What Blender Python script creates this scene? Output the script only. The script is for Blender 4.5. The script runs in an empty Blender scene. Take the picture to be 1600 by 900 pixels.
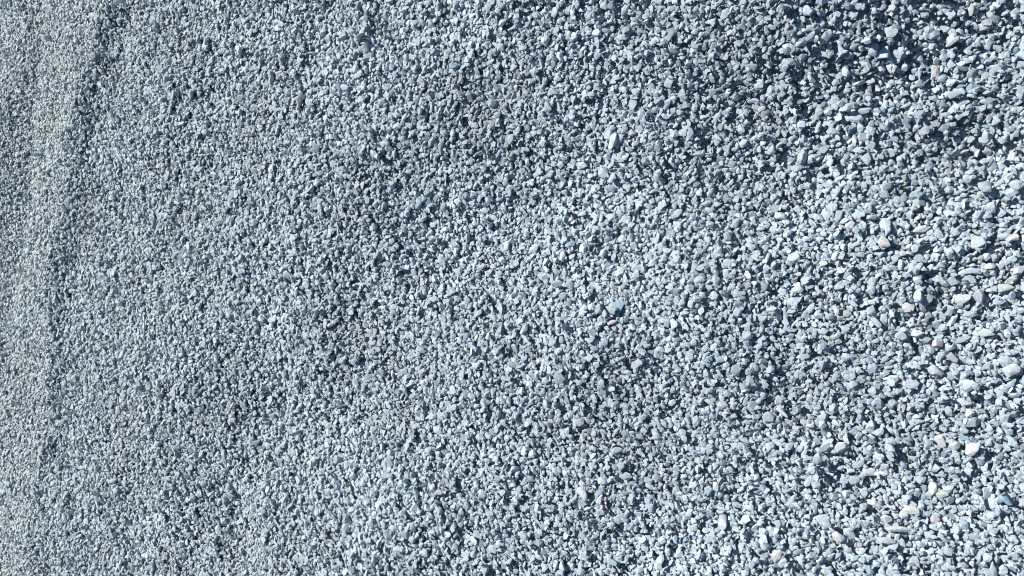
import bpy, bmesh, math
import numpy as np
from mathutils import Vector, Matrix

R = math.radians
scene = bpy.context.scene
COL = scene.collection

# ---------------------------------------------------------------- camera, light, exposure
CAM_H = 1.60                      # a phone held in front of the chest
PITCH = R(55.4)                   # looking down at the gravel, phone turned on its side
FPX = 1331.0                      # focal length in pixels of the 1600 px wide photograph
SP, CP = math.sin(PITCH), math.cos(PITCH)

cam_d = bpy.data.cameras.new('camera')
cam = bpy.data.objects.new('camera', cam_d)
COL.objects.link(cam)
cam.matrix_world = Matrix(((0, 1, 0, 0), (-SP, 0, -CP, 0), (-CP, 0, SP, CAM_H), (0, 0, 0, 1)))
cam_d.sensor_fit = 'HORIZONTAL'
cam_d.sensor_width = 36.0
cam_d.lens = 36.0 * FPX / 1600.0
cam_d.clip_start = 0.02
cam_d.clip_end = 2000.0
cam_d.dof.use_dof = True          # a phone lens of about 2 mm aperture
cam_d.dof.focus_distance = 2.0
cam_d.dof.aperture_fstop = 20.0
scene.camera = cam

SUN_AZ, SUN_EL = R(37.0), R(46.0)
world = bpy.data.worlds.new('World')
scene.world = world
world.use_nodes = True
wn = world.node_tree
sky = wn.nodes.new('ShaderNodeTexSky')
sky.sky_type = 'NISHITA'
sky.sun_disc = False
sky.sun_elevation = SUN_EL
sky.sun_rotation = SUN_AZ
sky.air_density = 1.0
sky.dust_density = 0.4
sky.ozone_density = 5.0
bgn = wn.nodes['Background']
wn.links.new(sky.outputs['Color'], bgn.inputs['Color'])
bgn.inputs['Strength'].default_value = 0.052

sun_d = bpy.data.lights.new('sun', 'SUN')
sun = bpy.data.objects.new('sun', sun_d)
COL.objects.link(sun)
sun_dir = Vector((math.sin(SUN_AZ) * math.cos(SUN_EL), math.cos(SUN_AZ) * math.cos(SUN_EL), math.sin(SUN_EL)))
sun.rotation_euler = sun_dir.to_track_quat('Z', 'Y').to_euler()
sun.location = sun_dir * 20
sun_d.energy = 4.6
sun_d.angle = R(0.53)
sun_d.color = (1.0, 0.965, 0.91)

vs = scene.view_settings
vs.view_transform = 'Standard'
vs.look = 'None'
vs.gamma = 1.0
vs.use_curve_mapping = False
vs.exposure = 0.73
scene.render.engine = 'CYCLES'
scene.cycles.max_bounces = 5
scene.cycles.diffuse_bounces = 2
scene.cycles.filter_width = 1.05

# ---------------------------------------------------------------- where things lie on the ground
rng = np.random.default_rng(20)


def at(px, py):
    """Ground point under a spot of the photograph (1600 x 900), and its distance along the view axis."""
    u = (800.0 - np.asarray(px, float)) / FPX
    v = (450.0 - np.asarray(py, float)) / FPX
    dz = -SP + u * CP
    t = CAM_H / -dz
    return v * t, (CP + u * SP) * t, t


def project(x, y, z):
    dy, dz = y, z - CAM_H
    depth = dy * CP - dz * SP
    up = dy * SP + dz * CP
    return 800 - up / depth * FPX, 450 - x / depth * FPX, depth


def fbm(x, y, wl, octaves, seed):
    r = np.random.default_rng(seed)
    out = np.zeros(np.shape(x))
    amp = 1.0
    for _ in range(octaves):
        o = np.zeros(np.shape(x))
        for _k in range(9):
            a = r.uniform(0, math.tau)
            k = math.tau / (wl * r.uniform(0.7, 1.4))
            o += np.sin(k * (x * math.cos(a) + y * math.sin(a)) + r.uniform(0, math.tau))
        out += amp * o / 3.0
        amp *= 0.5
        wl *= 0.5
    return out


RIDGE_PX = [(215, -250), (170, -60), (138, 40), (112, 120), (94, 210), (79, 320), (68, 430), (58, 540), (44, 660), (32, 780), (24, 900), (4, 1150)]
_rx, _ry, _ = at([p[0] + 29 for p in RIDGE_PX], [p[1] for p in RIDGE_PX])
_o = np.argsort(_rx)
RIDGE_X, RIDGE_Y = _rx[_o], _ry[_o]
RUT_PX = [(55, -200), (34, 40), (26, 150), (18, 280), (8, 380), (-8, 520), (-30, 900)]
_rx, _ry, _ = at([p[0] + 10 for p in RUT_PX], [p[1] for p in RUT_PX])
_o = np.argsort(_rx)
RUT_X, RUT_Y = _rx[_o], _ry[_o]

# hollows (-) and humps (+) : spot in the photograph, radius in photograph pixels, height in metres
LUMPS = [(740, 425, 130, -.017), (1240, 170, 60, -.010), (1262, 312, 55, -.024), (1440, 105, 60, -.016), (1545, 225, 50, -.020), (1340, 290, 50, .010),
         (360, 800, 60, -.030), (420, 650, 55, -.030), (330, 870, 50, -.020), (700, 400, 80, -.018), (840, 300, 60, -.012),
         (560, 480, 50, -.016), (1360, 775, 50, -.020), (1240, 625, 50, -.014), (1050, 650, 60, -.012), (1500, 470, 50, -.014),
         (1090, 150, 70, .010), (1130, 410, 80, .012), (720, 760, 120, .022), (860, 560, 70, .012), (1420, 560, 60, .010),
         (560, 200, 90, .016), (1500, 330, 60, .012), (1150, 800, 90, .012), (250, 560, 70, .016), (200, 330, 40, -.012),
         (700, 90, 60, -.010), (1200, 60, 70, .010), (1560, 60, 70, -.018), (960, 480, 50, .008)]
LUMPS = [(*(float(q) for q in at(px, py)), 1.25 * rp, 1.35 * hh) for px, py, rp, hh in LUMPS]


def height(x, y):
    x = np.asarray(x, float)
    y = np.asarray(y, float)
    h = 0.010 * fbm(x, y, 0.75, 3, 3) + 0.0030 * fbm(x, y, 0.22, 2, 8)
    for cx, cy, dep, rp, hh in LUMPS:
        rr = rp / FPX * dep
        h += hh * np.exp(-((x - cx) ** 2 + ((y - cy) / 1.25) ** 2) / (rr * rr))
    near = np.clip((1.6 - y) / 1.1, 0, 1)                  # the nearer gravel rises to both sides of a shallow trough
    near = near * near * (3 - 2 * near)
    sx = np.clip(x - 0.12, 0, 0.36)
    h += near * (0.52 * sx * sx + 0.374 * np.clip(x - 0.48, 0, 0.8))
    sx = np.clip(-0.10 - x, 0, 0.35)
    h += near * (0.08 * sx * sx + 0.056 * np.clip(-0.45 - x, 0, 0.8))
    t = y - np.interp(x, RIDGE_X, RIDGE_Y)
    fade = np.clip((x + 1.35) / 1.3, 0.25, 1.0)
    ridge = np.where(t < 0, np.exp(-(t / 0.065) ** 2), 0.35 + 0.65 * np.exp(-(t / 0.14) ** 2))
    ditch = -0.08 * np.exp(-((t + 0.20) / 0.10) ** 2)
    h += 0.031 * fade * (ridge + ditch)
    t2 = y - np.interp(x, RUT_X, RUT_Y)
    fade2 = np.clip((x + 0.5) / 0.6, 0.0, 1.0)
    h += fade2 * (-0.020 * np.exp(-((t2 + 0.10) / 0.07) ** 2) + 0.018 * np.exp(-((t2 - 0.10) / 0.10) ** 2))
    return h


# ---------------------------------------------------------------- materials
def stone_material():
    m = bpy.data.materials.new('crushed_stone')
    m.use_nodes = True
    nt = m.node_tree
    b = nt.nodes['Principled BSDF']
    b.inputs['Roughness'].default_value = 0.82
    b.inputs['Specular IOR Level'].default_value = 0.28
    at_ = nt.nodes.new('ShaderNodeAttribute')
    at_.attribute_name = 'stone_color'
    geo = nt.nodes.new('ShaderNodeTexCoord')
    n1 = nt.nodes.new('ShaderNodeTexNoise')
    n1.inputs['Scale'].default_value = 420.0
    n1.inputs['Detail'].default_value = 4.0
    n1.inputs['Roughness'].default_value = 0.65
    mr = nt.nodes.new('ShaderNodeMapRange')
    mr.inputs['From Min'].default_value = 0.28
    mr.inputs['From Max'].default_value = 0.70
    mr.inputs['To Min'].default_value = 0.62
    mr.inputs['To Max'].default_value = 1.28
    mul = nt.nodes.new('ShaderNodeVectorMath')
    mul.operation = 'SCALE'
    n2 = nt.nodes.new('ShaderNodeTexNoise')
    n2.inputs['Scale'].default_value = 900.0
    n2.inputs['Detail'].default_value = 3.0
    bump = nt.nodes.new('ShaderNodeBump')
    bump.inputs['Strength'].default_value = 0.7
    bump.inputs['Distance'].default_value = 0.0008
    L = nt.links.new
    L(geo.outputs['Object'], n1.inputs['Vector'])
    L(geo.outputs['Object'], n2.inputs['Vector'])
    L(n1.outputs['Fac'], mr.inputs['Value'])
    L(at_.outputs['Color'], mul.inputs[0])
    L(mr.outputs['Result'], mul.inputs['Scale'])
    L(mul.outputs['Vector'], b.inputs['Base Color'])
    L(n2.outputs['Fac'], bump.inputs['Height'])
    L(bump.outputs['Normal'], b.inputs['Normal'])
    return m


def ground_material():
    m = bpy.data.materials.new('gravel_ground')
    m.use_nodes = True
    nt = m.node_tree
    b = nt.nodes['Principled BSDF']
    b.inputs['Roughness'].default_value = 0.9
    tc = nt.nodes.new('ShaderNodeTexCoord')
    vo = nt.nodes.new('ShaderNodeTexVoronoi')
    vo.inputs['Scale'].default_value = 75.0
    ramp = nt.nodes.new('ShaderNodeValToRGB')
    ramp.color_ramp.elements[0].color = (0.24, 0.28, 0.30, 1)
    ramp.color_ramp.elements[1].color = (0.46, 0.50, 0.52, 1)
    sep = nt.nodes.new('ShaderNodeSeparateColor')
    bump = nt.nodes.new('ShaderNodeBump')
    bump.invert = True
    bump.inputs['Strength'].default_value = 1.0
    bump.inputs['Distance'].default_value = 0.012
    L = nt.links.new
    L(tc.outputs['Object'], vo.inputs['Vector'])
    L(vo.outputs['Color'], sep.inputs['Color'])
    L(sep.outputs['Red'], ramp.inputs['Fac'])
    L(ramp.outputs['Color'], b.inputs['Base Color'])
    L(vo.outputs['Distance'], bump.inputs['Height'])
    L(bump.outputs['Normal'], b.inputs['Normal'])
    return m


STONE = stone_material()
GROUND = ground_material()

# ---------------------------------------------------------------- ground: one sheet to the horizon
def axis(lo, hi, step, far, grow=1.35):
    a = list(np.arange(lo, hi + 1e-6, step))
    s = step
    v = a[-1]
    while v < far:
        s *= grow
        v += s
        a.append(v)
    s = step
    v = a[0]
    pre = []
    while v > -far:
        s *= grow
        v -= s
        pre.append(v)
    return np.array(pre[::-1] + a)


gx, gy = axis(-3.2, 3.2, 0.03, 600), axis(-0.8, 8.0, 0.03, 600)
GX, GY = np.meshgrid(gx, gy, indexing='xy')
far = np.clip((np.hypot(GX, GY - 2.5) - 6.0) / 6.0, 0, 1)
GZ = height(np.clip(GX, -8, 8), np.clip(GY, -8, 14)) * (1 - far) - 0.006 * (1 - far)
nx, ny = len(gx), len(gy)
gm = bpy.data.meshes.new('ground')
idx = np.arange(nx * ny).reshape(ny, nx)
q = np.stack([idx[:-1, :-1], idx[:-1, 1:], idx[1:, 1:], idx[1:, :-1]], -1).reshape(-1, 4)
gm.vertices.add(nx * ny)
gm.vertices.foreach_set('co', np.stack([GX, GY, GZ], -1).astype(np.float32).ravel())
gm.loops.add(q.size)
gm.loops.foreach_set('vertex_index', q.ravel().astype(np.int32))
gm.polygons.add(len(q))
gm.polygons.foreach_set('loop_start', (np.arange(len(q)) * 4).astype(np.int32))
gm.update(calc_edges=True)
gm.materials.append(GROUND)
gm.polygons.foreach_set('use_smooth', np.ones(len(q), bool))
ground = bpy.data.objects.new('ground', gm)
ground['kind'] = 'structure'
COL.objects.link(ground)

# ---------------------------------------------------------------- stone shapes (crushed, angular to worn)
def hull(points):
    bm = bmesh.new()
    for p in points:
        bm.verts.new(p)
    res = bmesh.ops.convex_hull(bm, input=bm.verts[:])
    junk = [v for v in bm.verts if not v.link_faces]
    bmesh.ops.delete(bm, geom=junk, context='VERTS')
    return bm


def rand_dirs(n, r):
    d = r.normal(size=(n * 12, 3))
    d /= np.linalg.norm(d, axis=1)[:, None]
    keep = [d[0]]                                  # farthest-point choice keeps facets of similar size
    for _ in range(n - 1):
        k = np.array(keep)
        c = d[r.integers(0, len(d), 14)]
        keep.append(c[np.argmax((1 - c @ k.T).min(1))])
    return np.array(keep)


def proto(n, r, bevel=0.0, seg=1):
    d = rand_dirs(n, r)
    kind = r.random()
    p = 2.0 if kind < 0.35 else r.uniform(2.6, 4.5)           # round to blocky
    rad = 1.0 / (np.abs(d) ** p).sum(1) ** (1.0 / p)
    pts = d * (rad * r.uniform(0.80, 1.05, len(d)))[:, None]
    if r.random() < 0.6:                                       # one split face
        a = rand_dirs(1, r)[0]
        a[2] *= 0.4
        a /= np.linalg.norm(a)
        over = np.clip(pts @ a - r.uniform(0.35, 0.7), 0, None)
        pts -= over[:, None] * a
    if r.random() < 0.45:                                      # tapering to one end
        k = r.uniform(0.25, 0.6)
        pts[:, 1:] *= (1 - k * (pts[:, :1] + 1) / 2)
    bm = hull(pts)
    if bevel:
        bmesh.ops.dissolve_limit(bm, angle_limit=R(11), verts=bm.verts[:], edges=bm.edges[:])
        bmesh.ops.bevel(bm, geom=bm.edges[:], offset=bevel, segments=seg, profile=0.5, affect='EDGES', clamp_overlap=True)
    bmesh.ops.triangulate(bm, faces=bm.faces[:])
    bmesh.ops.recalc_face_normals(bm, faces=bm.faces[:])
    bm.verts.index_update()
    v = np.array([x.co[:] for x in bm.verts], np.float32)
    f = np.array([[x.index for x in t.verts] for t in bm.faces], np.int32)
    bm.free()
    v -= (v.max(0) + v.min(0)) / 2
    v /= np.abs(v).max(0)
    return v, f


pr = np.random.default_rng(5)
FAR_P = [proto(int(pr.integers(8, 12)), pr) for _ in range(40)]
MID_P = [proto(int(pr.integers(9, 15)), pr) for _ in range(60)]
NEAR_P = [proto(int(pr.integers(9, 17)), pr, 0.07, 1) for _ in range(70)]
HERO_P = [proto(int(pr.integers(10, 18)), pr, 0.09, 2) for _ in range(60)]


def rot_matrices(yaw, tx, ty):
    cz, sz, cx, sx, cy, sy = np.cos(yaw), np.sin(yaw), np.cos(tx), np.sin(tx), np.cos(ty), np.sin(ty)
    z, o = np.zeros_like(yaw), np.ones_like(yaw)
    Rz = np.stack([cz, -sz, z, sz, cz, z, z, z, o], -1).reshape(-1, 3, 3)
    Rx = np.stack([o, z, z, z, cx, -sx, z, sx, cx], -1).reshape(-1, 3, 3)
    Ry = np.stack([cy, z, sy, z, o, z, -sy, z, cy], -1).reshape(-1, 3, 3)
    return Rz @ Rx @ Ry


def make_colors(x, y, r):
    """Base colour of each stone: blue-grey limestone with some paler, darker, rosy, cream and slaty pieces."""
    n = len(x)
    bri = np.exp(r.normal(0, 0.11, n)) * (1 + 0.07 * fbm(x, y, 0.5, 2, 31))
    base = np.array([0.340, 0.402, 0.444])
    c = base[None] * bri[:, None]
    c *= 1 + r.normal(0, 0.012, (n, 3))
    rosy = 0.012 + 0.10 * np.clip(fbm(x, y, 0.55, 2, 77) - 1.0, 0, 1)
    u = r.random(n)
    k = u < rosy
    c[k] *= np.array([1.09, 1.01, 0.995])
    k = (u > 0.5) & (u < 0.525)
    c[k] *= np.array([1.06, 1.02, 0.93])
    slate = 0.02 + 0.07 * np.clip(fbm(x, y, 0.4, 2, 55) - 0.8, 0, 1)
    k = u > 1 - slate
    c[k] *= np.array([0.62, 0.73, 0.82])
    k = (u > 0.6) & (u < 0.63)
    c[k] *= 1.2
    # fine pale dust has gathered on the older, driven-over gravel beyond the ridge; the stronger light there is painted in too
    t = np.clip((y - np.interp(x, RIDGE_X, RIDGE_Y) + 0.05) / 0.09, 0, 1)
    t = (0.46 * t + 0.40 * np.clip((y - 0.9) / 1.6, 0, 1))[:, None]  # the same paler tint also comes in gradually with distance
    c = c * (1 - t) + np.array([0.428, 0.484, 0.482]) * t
    return np.clip(c, 0.05, 0.62)


# ---------------------------------------------------------------- pour the stones: each comes to rest on those below it
RES = 0.003
X0, X1, Y0, Y1 = -2.4, 2.4, -0.7, 5.4
hx, hy = np.arange(X0, X1, RES), np.arange(Y0, Y1, RES)
HXX, HYY = np.meshgrid(hx, hy, indexing='xy')
H = np.zeros(HXX.shape, np.float32)
for s in range(0, len(hy), 200):
    H[s:s + 200] = height(HXX[s:s + 200], HYY[s:s + 200])
H0 = H.copy()
del HXX, HYY
NX, NY = len(hx), len(hy)
K = 7
offi, offj = np.meshgrid(np.arange(-K, K + 1), np.arange(-K, K + 1), indexing='xy')
offi, offj = offi.ravel(), offj.ravel()


def frustum_half(y):
    return 450.0 / FPX * (np.maximum(y, 0.05) * CP + CAM_H * SP)


def pour(x, y, L, rot, dims, quant):
    """Drop ellipsoids (all at once) on the height grid; returns the heights of their centres."""
    n = len(x)
    zc = np.zeros(n, np.float32)
    quant = np.broadcast_to(quant, (n,))
    for s in range(0, n, 6000):
        e = slice(s, min(n, s + 6000))
        Rm, d = rot[e], dims[e]
        A = np.einsum('nij,nj,nkj->nik', Rm, 1.0 / d ** 2, Rm)
        ci = np.rint((x[e] - X0) / RES).astype(int)
        cj = np.rint((y[e] - Y0) / RES).astype(int)
        I = np.clip(ci[:, None] + offi, 0, NX - 1)
        J = np.clip(cj[:, None] + offj, 0, NY - 1)
        dx = X0 + I * RES - x[e][:, None]
        dy = Y0 + J * RES - y[e][:, None]
        B = A[:, 0, 2][:, None] * dx + A[:, 1, 2][:, None] * dy
        q = A[:, 0, 0][:, None] * dx * dx + A[:, 1, 1][:, None] * dy * dy + 2 * A[:, 0, 1][:, None] * dx * dy - 1
        zz = A[:, 2, 2][:, None]
        disc = B * B - zz * q
        ok = disc > 0
        sq = np.sqrt(np.where(ok, disc, 0))
        lo, up = (-B - sq) / zz, (-B + sq) / zz
        hh = H[J, I]
        need = np.where(ok, hh - lo, -9.0)
        need.sort(axis=1)
        cnt = np.maximum(ok.sum(1), 1)
        pos = need.shape[1] - 1 - np.floor((1 - quant[e]) * cnt).astype(int)
        z = need[np.arange(len(pos)), pos]
        z = np.where(z < -1, H[cj, ci], z)
        zc[e] = z
        top = np.where(ok, z[:, None] + up * 0.93, -9.0)
        np.maximum.at(H, (J[ok], I[ok]), top[ok].astype(np.float32))
    return zc


P = []                                    # x, y, z, dims, rot
GSP = 0.030
base_gx, base_gy = np.meshgrid(np.arange(X0 + .1, X1 - .1, GSP), np.arange(Y0 + .1, Y1 - .1, GSP), indexing='xy')
base_gx, base_gy = base_gx.ravel(), base_gy.ravel()
ROUNDS = 22
for rd in range(ROUNDS):
    ox, oy = rng.uniform(-GSP / 2, GSP / 2, 2)
    best = None
    for c in range(4 if rd > 3 else 1):                    # look for the lower of a few spots
        x = base_gx + ox + rng.uniform(-.5, .5, base_gx.size) * GSP
        y = base_gy + oy + rng.uniform(-.5, .5, base_gx.size) * GSP
        i = np.clip(np.rint((x - X0) / RES).astype(int), 0, NX - 1)
        j = np.clip(np.rint((y - Y0) / RES).astype(int), 0, NY - 1)
        d = H[j, i] - H0[j, i]
        if best is None:
            best = [x, y, d]
        else:
            w = d < best[2]
            best = [np.where(w, x, best[0]), np.where(w, y, best[1]), np.where(w, d, best[2])]
    x, y = best[0], best[1]
    half = frustum_half(y)
    out = np.abs(x) - half
    keep = (out < 0.06) & (y < 3.95) & (y > 0.0)
    keep |= (out < 0.75) & (rng.random(x.size) < 0.42)
    x, y = x[keep], y[keep]
    n = x.size
    L = np.exp(rng.normal(math.log(0.0122), 0.30, n))
    # finer, packed-down stone beyond the ridge
    t = np.clip((y - np.interp(x, RIDGE_X, RIDGE_Y)) / 0.15 + 0.5, 0, 1)
    L *= (1 - 0.10 * t) * (0.81 + 0.19 * np.clip((y - 0.2) / 1.6, 0, 1))
    L = np.clip(L, 0.0052, 0.0235)
    dims = np.stack([L / 2, L / 2 * rng.uniform(0.48, 0.92, n), L / 2 * rng.uniform(0.18, 0.58, n)], -1)
    tilt = np.where(rng.random(n) < 0.14, 0.90, 0.30)
    rot = rot_matrices(rng.uniform(0, math.tau, n), rng.normal(0, 1, n) * tilt, rng.normal(0, 1, n) * tilt)
    e_ = 0.012                                             # flat stones lie along the slope they are on
    gxs = (height(x + e_, y) - height(x - e_, y)) / (2 * e_)
    gys = (height(x, y + e_) - height(x, y - e_)) / (2 * e_)
    zer = np.zeros(n)
    lean = rot_matrices(zer, 0.6 * np.arctan(gys), -0.35 * np.arctan(gxs))
    rot = lean @ rot
    z = pour(x, y, L, rot, dims, 0.84 - 0.12 * np.clip((y - 0.6) / 2.0, 0, 1) - 0.06 * t)
    P.append((x, y, z, dims, rot))

PX = np.concatenate([p[0] for p in P])
PY = np.concatenate([p[1] for p in P])
PZ = np.concatenate([p[2] for p in P])
PD = np.concatenate([p[3] for p in P])
PR = np.concatenate([p[4] for p in P])
del P

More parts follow.
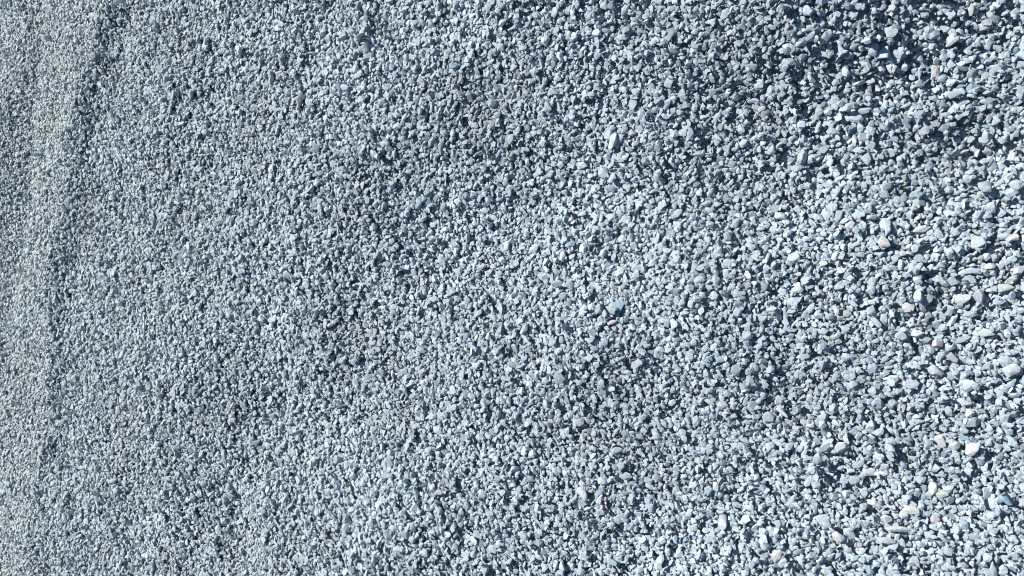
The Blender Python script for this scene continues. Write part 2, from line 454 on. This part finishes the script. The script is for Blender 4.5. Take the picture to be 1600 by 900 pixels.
# ---------------------------------------------------------------- stones that can be told apart
# spot in the photograph, length and breadth there (px), direction of the long side (deg, 0 = along the picture's long side), thickness ratio, tint, label
PALE, WHITE, ROSE, CREAM, GREY, BLUE, OLIVE = (.405, .438, .455), (.44, .475, .495), (.415, .418, .435), (.42, .447, .425), (.32, .36, .385), (.285, .345, .395), (.375, .415, .39)
LANDMARKS = [
    (1328, 351, 18, 15, 20, .4, ROSE, 'flat rosy many-sided stone, nearest the right-hand end of the upper hollow'),
    (1390, 361, 17, 10, 80, .5, WHITE, 'bright upright slab of stone standing just left of a broad pinkish-white wedge'),
    (1306, 400, 18, 10, 62, .5, WHITE, 'bright white oval stone tilted like an egg, alone on finer grey chips'),
    (1440, 358, 29, 12, 12, .5, PALE, 'long lens-shaped pale stone with a dark shadow under its belly, upper right'),
    (1382, 378, 23, 17, -20, .5, ROSE, 'broad pinkish-white wedge of stone, widest at its lower edge'),
    (1581, 372, 23, 13, 5, .7, PALE, 'rounded pale block of stone nearest the right edge at mid height'),
    (1418, 480, 21, 16, -35, .35, ROSE, 'flat three-cornered pale rosy stone lying face up right of the middle'),
    (1572, 449, 25, 14, 8, .6, CREAM, 'large creamy yellow-tinged boulder near the right edge'),
    (1518, 437, 18, 11, -52, .3, GREY, 'smooth grey oval flake leaning in shade under a long bright lens of stone'),
    (1512, 424, 29, 10, 17, .5, WHITE, 'long bright lens-shaped stone lying over a shaded grey flake'),
    (1531, 464, 23, 18, -60, .6, GREY, 'big rounded mid-grey stone below the shaded grey flake'),
    (1504, 467, 27, 17, 5, .6, WHITE, 'lumpy white speckled stone touching a big rounded grey one on its left'),
    (1547, 416, 17, 11, 15, .6, CREAM, 'small yellowish-white stone beside a deep dark gap near the right edge'),
    (1436, 416, 15, 12, 85, .7, GREY, 'neat egg-shaped grey stone among pale chips right of the middle'),
    (1322, 490, 16, 12, 10, .5, OLIVE, 'flat greenish-grey stone among whiter ones, right of the middle'),
    (1206, 483, 17, 9, 25, .5, WHITE, 'flat white stone on the slope between the middle and the right-hand end'),
    (1432, 521, 18, 15, 30, .7, WHITE, 'round white stone lying just above left of an oval pale pair'),
    (1446, 530, 17, 12, -20, .5, PALE, 'smooth oval pale stone tucked under a round white one'),
    (1465, 537, 20, 17, 45, .7, ROSE, 'pinkish-white triangular stone throwing a dark shadow to its right'),
    (1504, 530, 26, 10, 20, .3, BLUE, 'dark slate-blue slab lying in shade right of a pinkish triangular stone'),
    (1545, 521, 26, 11, 22, .4, OLIVE, 'long grey-green slab with a straight lower edge near the right side'),
    (1490, 559, 20, 12, -42, .5, GREY, 'grey oval stone leaning down to the right in a shaded dip'),
    (1462, 580, 27, 18, -25, .6, WHITE, 'large bright white boulder below the shaded dip on the right'),
    (1581, 578, 26, 18, 30, .7, WHITE, 'very large white boulder nearest the right edge below mid height'),
    (1315, 699, 22, 18, 15, .6, WHITE, 'broad pale boulder lying left of the lower-right hollow, tinged cream on top'),
    (1470, 690, 22, 13, -65, .4, PALE, 'pale leaning slab pointing to the upper left, above the lower-right hollow'),
    (1494, 695, 17, 15, 40, .6, CREAM, 'cream-tinged blocky stone just right of a pale leaning slab'),
    (1520, 702, 28, 21, 20, .6, WHITE, 'largest whitish boulder in the lower right, with a smooth domed top'),
    (1360, 736, 23, 14, 5, .6, PALE, 'pale loaf-shaped stone above left of the deepest lower-right hollow'),
    (1342, 725, 23, 12, 28, .5, BLUE, 'bluish-grey oblong stone slanting up to the right beside a pale loaf-shaped one'),
    (1336, 748, 19, 16, 50, .4, BLUE, 'slate-blue diamond-shaped stone on the slope left of the deepest lower-right hollow'),
    (1275, 758, 15, 14, 0, .5, GREY, 'round grey disc of stone lying flat among white chips'),
    (1310, 839, 23, 16, -10, .6, PALE, 'stout pale stone with a rounded left end, near the bottom right'),
    (1404, 827, 44, 10, -3, .7, WHITE, 'long finger-shaped white stone, the longest near the bottom right'),
    (1386, 844, 28, 12, -5, .6, PALE, 'smooth sausage-shaped pale stone lying under a long finger-shaped white one'),
    (1212, 869, 27, 17, 62, .6, PALE, 'tall grey-white boulder standing on end near the bottom edge'),
    (1412, 802, 19, 17, 80, .7, WHITE, 'round white boulder leaning on a cream domed one, below the deepest hollow'),
    (1425, 797, 25, 15, -15, .6, CREAM, 'cream domed boulder with a black gap under its right half'),
    (1385, 811, 18, 14, 15, .7, PALE, 'knobbly pale stone left of a white and a cream boulder lying together'),
    (1366, 784, 15, 11, 85, .7, WHITE, 'small bright white stone standing at the lip of the deepest hollow'),
    (1351, 791, 15, 14, 0, .8, PALE, 'round knobbly pale stone left of the small bright one at the hollow'),
    (1496, 825, 20, 18, 60, .8, WHITE, 'cone-shaped white stone with a shaded right side, lower right'),
    (1462, 810, 15, 14, -30, .7, ROSE, 'round mauve-grey stone between a cream boulder and a cone-shaped white one'),
    (1472, 771, 22, 13, 18, .6, OLIVE, 'greenish-grey lumpy stone above right of the cream domed boulder'),
    (1377, 740, 24, 10, 12, .5, WHITE, 'narrow white stone lying just right of a pale loaf-shaped one'),
    (1395, 12, 14, 12, 0, .7, PALE, 'bluish-white knob of stone at the top edge, right of the middle'),
    (1461, 114, 25, 15, -72, .5, CREAM, 'rough cream-coloured rock standing upright, pale against the dark upper-right gaps'),
    (1436, 132, 16, 11, -15, .4, GREY, 'flat mid-grey stone left below a rough upright cream rock'),
    (1491, 147, 23, 13, 8, .4, BLUE, 'flat blue-grey slab in the upper right, right below a rough cream rock'),
    (1389, 135, 9, 8, 70, .7, WHITE, 'tiny round bright white pebble in the upper right'),
    (1397, 107, 13, 9, 75, .5, WHITE, 'bright white upright chip beside a deep black gap in the upper right'),
    (1279, 62, 11, 9, 60, .6, WHITE, 'white heart-shaped chip on dark shaded gravel towards the top'),
    (1307, 162, 16, 12, -30, .35, GREY, 'flat grey triangular stone lying face up below the upper-right dark gaps'),
    (1325, 172, 14, 11, 10, .8, PALE, 'pale cube-like stone just right below a flat grey triangular one'),
    (1517, 15, 19, 9, 78, .4, OLIVE, 'yellow-green upright slab near the top edge on the right'),
    (1487, 60, 16, 12, 20, .6, WHITE, 'bright white rounded stone above a long pale one in the upper right'),
    (1491, 69, 25, 9, 30, .5, PALE, 'long pale stone slanting up to the right under a bright white rounded one'),
    (1335, 218, 18, 9, -70, .5, WHITE, 'tall thin white stone standing in the upper right'),
    (960, 221, 28, 17, 72, .8, WHITE, 'tall pale pyramid of stone throwing its shadow to the right, above the middle'),
    (982, 233, 12, 10, 0, .6, BLUE, 'slate-blue five-sided stone just right of a tall pale pyramid'),
    (972, 250, 16, 9, -25, .35, GREY, 'flat grey shard below right of a tall pale pyramid stone'),
    (951, 260, 11, 9, 60, .6, WHITE, 'white teardrop-shaped stone below a tall pale pyramid'),
    (993, 224, 14, 9, 20, .6, ROSE, 'pink-tinged stone in a clump of warm pale ones right of the pyramid'),
    (1245, 263, 18, 14, 10, .5, GREY, 'big smooth grey rounded stone beside blue chips in the upper right'),
    (1190, 170, 14, 9, 20, .6, ROSE, 'pale pinkish lump of stone above a big smooth grey one'),
    (1100, 183, 14, 8, 0, .6, WHITE, 'white brick-like stone lying flat above the middle'),
    (714, 380, 13, 12, 90, .35, BLUE, 'flat blue-grey stone facing the viewer left of the middle'),
    (670, 351, 14, 9, -15, .5, WHITE, 'white pillow-shaped stone left of the middle'),
    (866, 436, 22, 6, 88, .7, WHITE, 'thin upright white splinter standing near the middle'),
    (820, 515, 21, 13, 70, .7, PALE, 'steep pale pinnacle of stone below the middle'),
    (846, 525, 15, 7, 0, .6, WHITE, 'short white bar of stone lying right of a steep pale pinnacle'),
    (692, 497, 16, 11, -25, .35, GREY, 'flat grey plate of stone half buried below left of the middle'),
    (970, 426, 17, 13, 30, .6, CREAM, 'cream angular stone right of the middle'),
    (740, 450, 15, 5, 0, .7, CREAM, 'small narrow cream bar of stone left of the middle'),
    (954, 504, 17, 9, 15, .5, ROSE, 'pinkish-white flat stone beside dark gaps right of the middle'),
    (875, 548, 13, 11, 35, .5, WHITE, 'white three-cornered stone below the middle'),
    (815, 75, 14, 10, 0, .4, GREY, 'grey diamond-shaped flat stone towards the top'),
    (922, 147, 13, 10, -25, .35, BLUE, 'flat slate-blue flake above the middle'),
    (652, 107, 11, 9, 40, .5, WHITE, 'bright white flake alone on greyer gravel towards the top left'),
    (680, 117, 12, 6, 50, .5, ROSE, 'rosy sliver of stone right below a bright white flake'),
    (955, 879, 18, 11, -5, .4, BLUE, 'smooth slate-blue oval slab near the bottom edge'),
    (877, 827, 15, 9, 12, .5, WHITE, 'white lens-shaped stone above left of a slate-blue oval slab'),
    (937, 780, 19, 10, 68, .6, WHITE, 'white oval stone standing tilted beside a dark gap, lower middle'),
    (914, 777, 14, 12, 80, .5, GREY, 'squarish grey stone just left of a tilted white oval'),
    (685, 769, 14, 10, 5, .8, PALE, 'small cube-shaped pale stone on the lower slope'),
    (667, 725, 10, 9, 0, .5, BLUE, 'small square slate-blue stone on the lower slope left of the middle'),
    (1100, 703, 12, 14, 0, .5, BLUE, 'square sky-blue stone sunk among white chips, lower right of the middle'),
    (1157, 697, 14, 13, 0, .6, BLUE, 'blocky bluish-grey cube right of a square sky-blue stone'),
    (1130, 632, 18, 12, 3, .7, PALE, 'wide pale brick of stone with a blue stone behind it'),
    (1108, 628, 19, 9, -18, .5, GREY, 'long grey-blue wedge touching the left end of a wide pale brick'),
    (1222, 645, 24, 7, -40, .5, ROSE, 'long thin splinter slanting down to the right, faintly pink'),
    (1276, 720, 16, 13, 15, .5, BLUE, 'blue-violet angular stone in shade near a broad pale boulder'),
]
lx, ly, lz, ld, lr, lc = [], [], [], [], [], []
for px, py, w, h, ang, thick, tint, label in LANDMARKS:
    x, y, t_ = (float(q) for q in at(px, py))
    for _ in range(3):                                     # where the view line meets the stones' surface
        zt = H[int(np.clip(round((y - Y0) / RES), 0, NY - 1)), int(round((x - X0) / RES))] + 0.004
        k = (CAM_H - zt) / CAM_H
        x, y = at(px, py)[0] * k, at(px, py)[1] * k
        x, y = float(x), float(y)
    dep_ = t_ * k
    a = R(ang)
    yaw = math.atan2(-math.cos(a), math.sin(a))
    th = math.atan2(CAM_H, y)
    stretch = math.sqrt(math.sin(a) ** 2 + (math.cos(a) / max(math.sin(th), 0.6)) ** 2)
    d = np.array([[w * stretch, h / max(0.75, stretch ** 0.3), h * thick]]) / 2 / FPX * dep_ * 0.90
    tx_, ty_ = rng.normal(0, 0.14, 2)
    rm = rot_matrices(np.array([yaw]), np.array([tx_]), np.array([ty_]))
    z = float(pour(np.array([x]), np.array([y]), None, rm, d, 0.72)[0])
    lx.append(x); ly.append(y); lz.append(z); ld.append(d[0]); lr.append(rm[0])
    lc.append(np.array(tint) * np.exp(rng.normal(0, 0.04)))
placed = LANDMARKS

# ---------------------------------------------------------------- which of the poured stones show, which show largest
ci = np.clip(np.rint((PX - X0) / RES).astype(int), 0, NX - 1)
cj = np.clip(np.rint((PY - Y0) / RES).astype(int), 0, NY - 1)
A = np.einsum('nij,nj,nkj->nik', PR, PD ** 2, PR)          # covariance-like: sqrt(A_zz) is the half height
halfz = np.sqrt(A[:, 2, 2])
bury = H[cj, ci] - (PZ + halfz)                            # how far its top lies under the surface
show = bury < 0.011
u, v, dep = project(PX, PY, PZ)
inframe = (u > 6) & (u < 1594) & (v > 6) & (v < 894)
size = 2 * PD[:, 0] / dep * FPX
area = (2 / dep * FPX) ** 2 * PD[:, 0] * PD[:, 1]
for x, y, d in zip(lx, ly, ld):                            # nothing else lies in a told-apart stone's spot
    show &= ~((np.hypot(PX - x, PY - y) < 0.75 * d[1]) & (bury < 0.012) & (bury > -0.02))
front = show & inframe & (bury < -0.0002) & (np.abs(u - 800) < 780)
N_OWN = 300 - len(placed)
order = np.argsort(-np.where(front, area, -1))[:N_OWN]
own = np.zeros(len(PX), bool)
own[order] = True

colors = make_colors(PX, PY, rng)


def stone_mesh(name, V, F, colr):
    me = bpy.data.meshes.new(name)
    me.vertices.add(len(V))
    me.vertices.foreach_set('co', V.astype(np.float32).ravel())
    me.loops.add(F.size)
    me.loops.foreach_set('vertex_index', F.astype(np.int32).ravel())
    me.polygons.add(len(F))
    me.polygons.foreach_set('loop_start', (np.arange(len(F)) * 3).astype(np.int32))
    me.update(calc_edges=True)
    sf = me.attributes.new('sharp_face', 'BOOLEAN', 'FACE')
    sf.data.foreach_set('value', np.ones(len(F), bool))
    a = me.attributes.new('stone_color', 'FLOAT_COLOR', 'POINT')
    a.data.foreach_set('color', np.concatenate([colr, np.ones((len(colr), 1))], 1).astype(np.float32).ravel())
    me.materials.append(STONE)
    return me


def build_mass(name, sel_protos):
    VV, FF, CC = [], [], []
    base = 0
    for protos, sel in sel_protos:
        ids = np.nonzero(sel)[0]
        which = rng.integers(0, len(protos), len(ids))
        flip = rng.random(len(ids)) < 0.5
        for k, (v, f) in enumerate(protos):
            s = ids[which == k]
            if not len(s):
                continue
            sc = PD[s] * 1.04
            V = np.einsum('nij,nvj->nvi', PR[s], v[None] * sc[:, None, :])
            V += np.stack([PX[s], PY[s], PZ[s]], -1)[:, None, :]
            F = f[None] + (base + np.arange(len(s)) * len(v))[:, None, None]
            VV.append(V.reshape(-1, 3).astype(np.float32))
            FF.append(F.reshape(-1, 3).astype(np.int32))
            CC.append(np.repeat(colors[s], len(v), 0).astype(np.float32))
            base += len(s) * len(v)
    V, F, C = np.concatenate(VV), np.concatenate(FF), np.concatenate(CC)
    o = bpy.data.objects.new(name, stone_mesh(name, V, F, C))
    COL.objects.link(o)
    print(name, len(V), 'verts', len(F), 'tris')
    return o


mass = show & ~own
near = mass & inframe & (size > 15)
mid = mass & inframe & ~near & (size > 8)
far_ = mass & ~near & ~mid
print('stones', mass.sum(), near.sum(), mid.sum(), far_.sum(), 'of', len(PX))
gravel = build_mass('gravel', [(NEAR_P, near), (MID_P, mid), (FAR_P, far_)])
gravel['kind'] = 'stuff'
gravel['label'] = 'blue-grey crushed stone gravel covering the whole ground'
gravel['category'] = 'gravel'

def own_stone(v, f, d, rm, x, y, z, colr, label, group=None):
    V = (v * (d * 1.04)) @ rm.T
    zb = V[:, 2].min()
    V[:, 2] -= zb
    me = stone_mesh('gravel_stone', V, f, np.repeat(colr[None], len(V), 0))
    o = bpy.data.objects.new('gravel_stone', me)
    o.location = (x, y, z + zb)
    o['label'] = label
    o['category'] = 'stone'
    if group:
        o['group'] = group
    COL.objects.link(o)


for k in range(len(LANDMARKS)):
    v, f = HERO_P[int(rng.integers(0, len(HERO_P)))]
    own_stone(v, f, ld[k], lr[k], lx[k], ly[k], lz[k], lc[k], LANDMARKS[k][7])

GROUP = 'larger plain stones lying loose on the nearer gravel'
for s in np.nonzero(own)[0]:
    v, f = HERO_P[int(rng.integers(0, len(HERO_P)))]
    own_stone(v, f, PD[s], PR[s], PX[s], PY[s], PZ[s], colors[s],
              'one of the larger plain blue-grey stones lying loose on the nearer gravel', GROUP)
